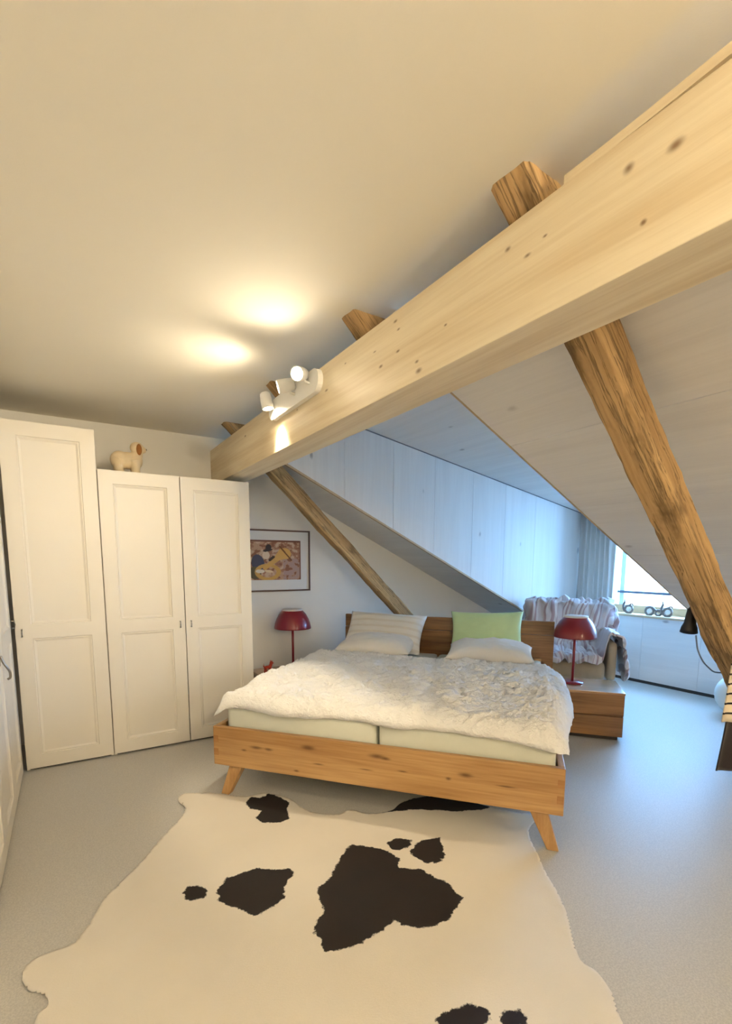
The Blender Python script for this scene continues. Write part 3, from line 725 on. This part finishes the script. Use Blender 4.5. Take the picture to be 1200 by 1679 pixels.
def ell(x, y, cx_, cy_, rx, ry, rot=0.):
    dx, dy = x-cx_, y-cy_; c_, s_ = math.cos(rot), math.sin(rot); return ((dx*c_+dy*s_)/rx)**2+((-dx*s_+dy*c_)/ry)**2 < 1
def seg(x, y, ax, ay, bx, by, ra, rb):
    ex, ey = bx-ax, by-ay; t_ = max(0, min(1, ((x-ax)*ex+(y-ay)*ey)/(ex*ex+ey*ey))); r_ = ra+(rb-ra)*t_
    return (x-ax-t_*ex)**2+(y-ay-t_*ey)**2 < r_*r_
def ink(x, y):
    # x from 0 at the visible left of the print to 1 at its right edge, y up 0..1 (print height ~ .8 of that width)
    n1 = fbm(x*5, y*5, 4.); n2 = fbm(x*9, y*9, 8.)
    c_ = (188, 150, 122) if n1 > .0 else (166, 118, 92)
    if n2 > .22: c_ = (204, 174, 148)
    if n2 < -.25: c_ = (142, 92, 68)
    if x > .62 and y < .55 and n2 > -.1: c_ = (176, 146, 136)
    if y > .95 or x > .975: c_ = (120, 76, 58)
    if ell(x, y, .10, .42, .13, .22, .1): c_ = (62, 66, 92)                  # jacket
    if ell(x, y, .04, .18, .12, .16): c_ = (92, 84, 60)
    if ell(x, y, .265, .62, .075, .10): c_ = (226, 204, 178)                 # head
    if ell(x, y, .30, .88-.13, .10, .035, .25) or ell(x, y, .32, .82, .06, .075): c_ = (52, 42, 44)   # hat
    if .02 < (((x-.30)/.27)**2+((y-.20)/.21)**2) and .42 < (((x-.30)/.27)**2+((y-.20)/.21)**2) < 1: c_ = (206, 160, 84)   # coil
    if seg(x, y, .24, .30, .56, .60, .045, .07): c_ = (214, 166, 92)
    if seg(x, y, .50, .56, .64, .66, .07, .15): c_ = (222, 172, 96)          # bell
    if seg(x, y, .55, .85, .80, .50, .016, .016): c_ = (120, 74, 34)
    if seg(x, y, .34, .50, .42, .58, .03, .03): c_ = (66, 48, 36)
    if ell(x, y, .14, .22, .09, .05): c_ = (232, 222, 204)
    if ell(x, y, .32, .22, .09, .035, -.2): c_ = (226, 204, 166)
    return c_
vs2 = []; cols = []
xv = onY(414, 918, YB).x
for j in range(nyp+1):
    for i in range(nxp+1):
        x = ix0+(ix1-ix0)*i/nxp; z = iz0+(iz1-iz0)*j/nyp; vs2.append((x, -.0115, z))
        cols.append((*lin(ink((x-xv)/(ix1-xv), j/nyp)), 1.))
fs2 = [(j*(nxp+1)+i, j*(nxp+1)+i+1, (j+1)*(nxp+1)+i+1, (j+1)*(nxp+1)+i) for j in range(nyp) for i in range(nxp)]
me = bpy.data.meshes.new('print'); me.from_pydata(vs2, [], fs2); me.update()
me.attributes.new('ink', 'FLOAT_COLOR', 'POINT').data.foreach_set('color', np.array(cols, np.float32).ravel())
link('print', me, MAT['print'], pc)

# ================================================================== SPOTLIGHT BAR
def aim(o, d):
    o.rotation_euler = Vector(d).to_track_quat('Z', 'Y').to_euler()
def spot_bar(loc, label, heads, power):
    r = empty('spotlight_bar', loc); tag(r, label, 'spotlight')
    # stadium base plate on the beam face, long axis Y
    L_, Rr, n = .33, .055, 12
    pts = [(-L_+Rr-Rr*math.sin(math.pi*k/n)*1., Rr*math.cos(math.pi*k/n)) for k in range(n+1)] + [(L_-Rr+Rr*math.sin(math.pi*k/n), -Rr*math.cos(math.pi*k/n)) for k in range(n+1)]
    m = axes((0, 0, 0), (0, 1, 0), (0, 0, 1), (-1, 0, 0)) if False else axes((0, 0, 0), (0, 1, 0), (0, 0, 1), (1, 0, 0))
    poly_prism('base_plate', pts, -.028, -.001, MAT['white_metal'], r, m)
    for (y, d, pw) in heads:
        d = Vector(d).normalized(); c_ = Vector((-.075, y, .035))
        tube('arm', [(-.02, y, .0), (-.05, y, .004), (-.066, y, .022), c_], .007, MAT['white_metal'], r, 10)
        q = d.to_track_quat('Z', 'Y').to_matrix().to_4x4(); q.translation = c_
        hd = lathe('head', [(.001, -.045), (.022, -.045), (.030, -.038), (.034, .0), (.034, .045), (.030, .045), (.030, .032)], MAT['white_metal'], r, q, 28, cap=False)
        lathe('bulb', [(.001, .036), (.02, .035), (.029, .031)], MAT['bulb'], hd, None, 24, cap=False)
        ld = bpy.data.lights.new('spot_light', 'SPOT'); ld.energy = pw; ld.color = WARM; ld.spot_size = math.radians(136); ld.spot_blend = 1.0; ld.shadow_soft_size = .028
        if pw == P_REAR_FILL: ld.spot_size = math.radians(70)
        if pw == P_DOWN: ld.spot_size = math.radians(62); ld.spot_blend = .5
        lo = bpy.data.objects.new('spot_light', ld); COL.objects.link(lo); lo.parent = r
        lo.location = c_+d*.05; lo.rotation_euler = (-d).to_track_quat('Z', 'Y').to_euler()
    return r
lobe1 = (g(395, 470, ZC)-Vector((BX0-.07, 2.30, 2.29))).normalized(); lobe1 = Vector((lobe1.x, lobe1.y-.05, -.32))
lobe2 = (g(335, 585, ZC)-Vector((BX0-.07, 2.48, 2.29))).normalized(); lobe2 = Vector((lobe2.x, lobe2.y-.18, -.24))
spot_bar((BX0, 2.53, 2.255), 'white spotlight bar with three lit heads on the pale beam', [(-.23, lobe1, P_BULB), (-.05, lobe2, P_BULB), (.24, (.16, -.12, -1), P_DOWN)], P_BULB)

spot_bar((BX0, -.70, 2.255), 'added spotlight bar on the beam behind the camera, warm fill light', [(-.2, (-.26, 1, .13), P_REAR_FILL), (.0, (-.16, 1, .11), P_REAR_FILL), (.2, (.22, 1, -.30), P_REAR_FILL)], P_REAR_FILL)  # unseen second bar, added to light wardrobes, end wall and bed
# two globe lamps added out of view, behind the camera, as warm fill
for x_, y_, zc_, pw_, lab in ((.15, -1.5, ZC, P_FILL_GLOBE[0], 'added unseen globe lamp under the flat ceiling, warm fill light'), (2.3, -1.7, zroof(2.3), P_FILL_GLOBE[1], 'added unseen globe lamp under the roof slope, warm fill light')):
    r = empty('fill_lamp', (x_, y_, zc_)); tag(r, lab, 'lamp')
    lathe('canopy', [(.001, 0), (.06, 0), (.06, -.02), (.001, -.02)], MAT['white_metal'], r)
    tube('cord', [(0, 0, -.02), (0, 0, -.04)], .004, MAT['white_metal'], r)
    bm = bmesh.new(); bmesh.ops.create_uvsphere(bm, u_segments=32, v_segments=16, radius=.16)
    bmo('globe', bm, MAT['globe'], r, Matrix.Translation((0, 0, -.19)), True)
    ld = bpy.data.lights.new('fill_light', 'POINT'); ld.energy = pw_; ld.color = WARM; ld.shadow_soft_size = .165
    lo = bpy.data.objects.new('fill_light', ld); COL.objects.link(lo); lo.parent = r; lo.location = (0, 0, -.19)

# ================================================================== PLUSH DOG
dz = onY(284, 779, YWF).z
dog = empty('plush_dog', (.425, 3.93, dz+.004)); tag(dog, 'cream plush dog with a brown ear on top of the low wardrobe', 'toy')
bm = bmesh.new()
def blob(c_, r_, sub=3):
    q = bmesh.ops.create_icosphere(bm, subdivisions=sub, radius=1.)
    for v_ in q['verts']: v_.co = Vector((c_[i]+v_.co[i]*r_[i] for i in range(3)))
for c_, r_ in (((-.05, 0, .102), (.07, .06, .07)), ((0, 0, .105), (.08, .058, .064)), ((.05, 0, .108), (.06, .056, .066)), ((.07, 0, .155), (.042, .042, .05)), ((.072, 0, .205), (.05, .046, .046)), ((.108, 0, .195), (.032, .028, .026))): blob(c_, r_)
for x_, s_ in ((-.062, -1), (.05, 1)):
    for y_ in (-.028, .028): tubebm(bm, [(x_, y_, .11), (x_+.004*s_, y_, .055), (x_, y_, .02), (x_+.004, y_, .0)], [.045, .034, .03, .032], 12)
    for y_ in (-.028, .028): blob((x_+.012, y_, .015), (.028, .02, .015), 2)
tubebm(bm, [(-.09, 0, .12), (-.108, 0, .125), (-.115, 0, .11)], [.014, .012, .006], 10)
bo = bmo('body', bm, MAT['plush'], dog, None, True)
rmd = bo.modifiers.new('merge', 'REMESH'); rmd.mode = 'VOXEL'; rmd.voxel_size = .005; rmd.use_smooth_shade = True
smd = bo.modifiers.new('soft', 'SMOOTH'); smd.iterations = 6
for y_ in (-.034, .034):
    bm = bmesh.new(); blob((.082, y_*1.32, .188), (.020, .012, .042), 3); bmo('ear', bm, MAT['plush_brown'], dog, None, True)
bm = bmesh.new(); blob((.136, 0, .20), (.008, .009, .007), 2); bmo('nose', bm, MAT['black'], dog, None, True)
dog.scale = (.93, .93, .93)

# ================================================================== CURTAIN
XC = 5.24; cy0, cy1 = onX(1007, 930, XC).y, ycheek(XC)-.004; ztop = zdorm(XC)-.01
bm = bmesh.new(); n = 120; R = []
for zi in range(15):
    t_ = zi/14; z = .03+(ztop-.03)*(1-t_); row = []
    for i in range(n+1):
        a = i/n; y = cy0+(cy1-cy0)*a
        amp = .030+.010*(1-t_)
        x = XC+amp*math.sin(a*2*math.pi*7.5+.6*fbm(a*3, t_*.7, 2.))+.012*fbm(a*6, t_*1.2, 5.)
        row.append((x, y+.010*fbm(a*5, t_*1.5, 1.), z))
    R.append(row)
rings(bm, R, close=False); o = bmo('curtain', bm, MAT['curtain'], None, None, True)
sm = o.modifiers.new('thickness', 'SOLIDIFY'); sm.thickness = .003
tag(o, 'grey pleated curtain hanging beside the dormer window', 'curtain')
tag(tube('curtain_rail', [(XC, YN+.05, ztop+.004), (XC, ycheek(XC)-.01, ztop+.004)], .006, MAT['white_metal']), 'thin curtain rail under the dormer ceiling', 'rail')

# ================================================================== ARMCHAIR + THROW
CH = axes((4.31, 3.04, 0), U*.80, V*.93, (0, 0, 1.03))     # local X along bed width, local -Y faces the camera
ch = empty('armchair', mw=CH); tag(ch, 'beige upholstered armchair on thin legs under a striped throw', 'armchair')
bm = bmesh.new(); boxbm(bm, (-.36, -.36, .27), (.36, .36, .43), .045); bmo('seat', bm, MAT['boucle'], ch, None, True)
bm = bmesh.new(); boxbm(bm, (-.36, .26, .36), (.36, .42, .90), .05); bmo('backrest', bm, MAT['boucle'], ch, None, True)
for s_ in (-1, 1):
    bm = bmesh.new(); boxbm(bm, (s_*.43-.05, -.34, .27), (s_*.43+.05, .38, .62), .04); bmo('armrest', bm, MAT['boucle'], ch, None, True)
    for y_ in (-.31, .33):
        tube('leg', [(s_*.40, y_, .285), (s_*.42, y_*1.04, 0)], .011, MAT['metal'], ch, 10)
# throw: strip of cloth running from behind the back over it and onto the seat, spilling over both arms
nu, nv = 150, 110; vs3 = []; acr = []
def env(x, s_):
    """cloth centre-line at lateral x; s_ in [0,1] from rear hem over the top to the front hem -> (y,z)"""
    pts = [(.47, .42), (.465, .68), (.45, .88), (.36, .935), (.24, .90), (.215, .70), (.17, .53), (.0, .475), (-.20, .465), (-.36, .46), (-.40, .40)]
    f_ = s_*(len(pts)-1); k = min(int(f_), len(pts)-2); q = f_-k; a, b = pts[k], pts[k+1]
    return a[0]+(b[0]-a[0])*q, a[1]+(b[1]-a[1])*q
for j in range(nv+1):
    s_ = j/nv
    for i in range(nu+1):
        a = -1+2*i/nu; x = a*.80
        y, z = env(x, s_)
        ax = abs(x); lim = .47
        arm_top = .665
        wseat = sst(.45, .62, s_)
        # rise over the arm, then hang outside it
        rise = sst(.30, .40, ax)
        zz = z + (max(arm_top, z)-z)*rise*1.0
        if ax > lim:
            over = ax-lim; x = math.copysign(lim+.035+.05*min(1, over/.25), a); zz = zz - over*1.25
        else:
            x = math.copysign(min(ax, lim+.03), a)
        x += .012*fbm(s_*6, a*3, 3.)
        fold = .028*math.sin(a*15+5.*fbm(s_*3, a*2, 4.)) + .04*fbm(a*5, s_*6, 6.)
        y2 = y-.004+fold*(.9 if s_ > .4 else -.2); zz2 = zz+.02+abs(fold)*.9+.008*fbm(a*15, s_*15, 1.)
        if ax > lim: x += math.copysign(abs(fold)*1.1, a)
        vs3.append((x, y2, max(.14, zz2))); acr.append(a*.9+.16*fbm(s_*2.2, a*1.5, 9.)+.25*max(0, s_-.5)*a)
fs3 = [(j*(nu+1)+i, j*(nu+1)+i+1, (j+1)*(nu+1)+i+1, (j+1)*(nu+1)+i) for j in range(nv) for i in range(nu)]
me = bpy.data.meshes.new('throw_blanket'); me.from_pydata(vs3, [], fs3); me.update()
me.attributes.new('across', 'FLOAT', 'POINT').data.foreach_set('value', np.array(acr, np.float32))
o = link('throw_blanket', me, MAT['throw'], None, CH.copy(), True); tag(o, 'pink and white striped throw draped over the armchair', 'blanket')
sm = o.modifiers.new('thickness', 'SOLIDIFY'); sm.thickness = .006

# ================================================================== SILL FIGURINES
def figurine(y, label, low=False, s=1.):
    r = empty('figurine', (XW+.06, y, .785)); tag(r, label, 'figurine', 'grey figurines on the window sill'); r.scale = (s, s, s)
    ring = [(0, .045*math.cos(t_)-.0, .05+.045*math.sin(t_)) for t_ in [2*math.pi*k/20 for k in range(21)]]
    tube('body_ring', ring, .013, MAT['tinwood'], r, 10)
    bm = bmesh.new(); bmesh.ops.create_uvsphere(bm, u_segments=16, v_segments=10, radius=.028)
    for v_ in bm.verts: v_.co = Vector((v_.co.x*.5, v_.co.y, v_.co.z))
    bmo('body_disc', bm, MAT['figwhite'], r, Matrix.Translation((0, 0, .05)), True)
    if low:
        ring2 = [(0, -.10+.03*math.cos(t_), .035+.03*math.sin(t_)) for t_ in [2*math.pi*k/20 for k in range(21)]]
        tube('rear_ring', ring2, .011, MAT['tinwood'], r, 10)
        tube('spine', smoothpath([(0, .04, .075), (0, -.02, .095), (0, -.07, .06), (0, -.12, .05)]), .012, MAT['tinwood'], r)
    else:
        tube('neck', smoothpath([(0, .02, .012), (0, .06, .04), (0, .068, .09), (0, .055, .13), (0, .06, .165)]), [.014]*12+[.013]*8+[.007]*5, MAT['tinwood'], r)
        tube('tail', smoothpath([(0, .0, .10), (0, -.03, .115), (0, -.05, .10)]), .008, MAT['tinwood'], r)
for (px, low, lab, s_) in ((1030, False, 'grey curled figurine on the sill nearest the curtain', 1.0), (1064, True, 'low grey two-ring figurine in the middle of the sill', 1.0), (1094, False, 'grey curled figurine on the sill nearest the strut', 1.0)):
    q = onX(px, 1010, XW+.06); figurine(q.y, lab, low, s_)

# ================================================================== CLAMP SPOT ON THE STRUT, cable, paper ball, hanging cloth
zu = lambda X: 2.10-(X-1.19)*(2.10/(3.46-1.19))      # underside of the near strut
cp = onY(1131, 1022, 1.17)
r = empty('clamp_lamp', cp); tag(r, 'black clamp spotlight on the back of the thick strut', 'lamp')
q = Vector((.12, .1, -1)).normalized().to_track_quat('Z', 'Y').to_matrix().to_4x4()
lathe('head', [(.001, -.075), (.018, -.072), (.022, -.04), (.026, .0), (.034, .02), (.038, .045), (.034, .045), (.024, .01), (.001, -.01)], MAT['black'], r, q, 28, cap=False)
tube('arm', [(-.008, -.0, .07), (.02, -.01, .10), (.06, -.03, .11)], .009, MAT['black'], r)
board('clamp', (.04, -.07, .07), (.12, -.025, .15), MAT['black'], r, 'x', .006)
pts = [onY(px, py, 1.14) for px, py in ((1141, 1042), (1142, 1052), (1144, 1066), (1152, 1084), (1162, 1095), (1172, 1102))]
pts.append(Vector((pts[-1].x+.06, 1.11, pts[-1].z-.005)))
tag(tube('power_cable', smoothpath(pts), .0035, plain('grey_cable', (130, 138, 150), .5)), 'thin grey cable drooping below the black clamp spotlight', 'cable')
bp = g(1192, 1178); rb = .19
r = empty('paper_globe', (bp.x+.16, bp.y-.02, 0)); tag(r, 'white paper globe lying on the floor behind the strut', 'globe')
prof = []
for k in range(49):
    t_ = -math.pi/2+math.pi*k/48; rr = rb*(1+.008*math.cos(k*math.pi)); prof.append((max(.03, rr*math.cos(t_)), rb+.004+rb*math.sin(t_)))
lathe('shell', prof, MAT['paper'], r, None, 48)
lathe('ring', [(.03, .0), (.036, .0), (.036, .01), (.03, .01)], MAT['metal'], r, None, 24)
# cloth hanging from the strut at the right edge
r = empty('hanging_garment', (2.50, .955, .44)); tag(r, 'cream and black striped garment hanging on the strut at the right edge', 'garment')
def cloth(name, x0, x1, z0, z1, mat, flare):
    bm = bmesh.new(); R = []
    for k in range(13):
        t_ = k/12; z = z1+(z0-z1)*t_; row = []
        for i in range(41):
            a = i/40; x = (x0-flare*t_)+(x1-x0+1.6*flare*t_)*a
            row.append((x, -.012+.014*math.sin(a*15+t_)*(.4+.6*t_)-.02*math.sin(math.pi*a), z))
        R.append(row)
    rings(bm, R, close=False); o = bmo(name, bm, mat, r, None, True); s_ = o.modifiers.new('thickness', 'SOLIDIFY'); s_.thickness = .006; return o
xl = onY(1190, 1150, .955).x-2.50
cloth('striped_top', xl, xl+.25, .228, .50, MAT['knit'], .012)
cloth('dark_skirt', xl+.0, xl+.25, .0, .229, MAT['darkcloth'], .022)
tube('hook', [(xl+.14, -.025, .49), (xl+.14, -.02, .58), (xl+.14, -.01, .63), (xl+.14, .04, .64)], .004, MAT['metal'], r)

# ================================================================== OUTSIDE
fc = empty('house', (15., 0, -8.)); tag(fc, 'pale orange and cream house across the street seen through the window', 'building')
board('wall', (0, 5.7, 0), (6, 8.7, 10.1), MAT['facade'], fc, 'z', 0)
board('wall', (0, 8.7, 0), (6, 16, 10.5), MAT['facade_w'], fc, 'z', 0)
board('wall', (0, -2, 0), (6, 5.7, 10.0), MAT['facade_w'], fc, 'z', 0)
for y_, z_ in ((8.95, 7.7), (11.2, 7.7), (6.6, 5.0), (9.2, 5.0), (3.2, 7.7)):
    f_ = board('window', (-.06, y_, z_), (.0, y_+1.0, z_+1.6), MAT['winframe'], fc, 'z', .005)
    board('pane', (-.07, y_+.08, z_+.08), (-.061, y_+.92, z_+1.15), MAT['dark_glass'], fc, 'z', 0)
    board('blind', (-.09, y_+.06, z_+1.16), (-.061, y_+.94, z_+1.54), MAT['shutter'], fc, 'z', 0)
board('drainpipe', (-.08, 7.55, 0), (-.02, 7.61, 10.0), MAT['metal'], fc, 'z', .01)
struct(board('ground', (5.9, -14, -8.1), (30, 26, -8.0), MAT['street'], bev=0), 'street far below the dormer window', 'street')
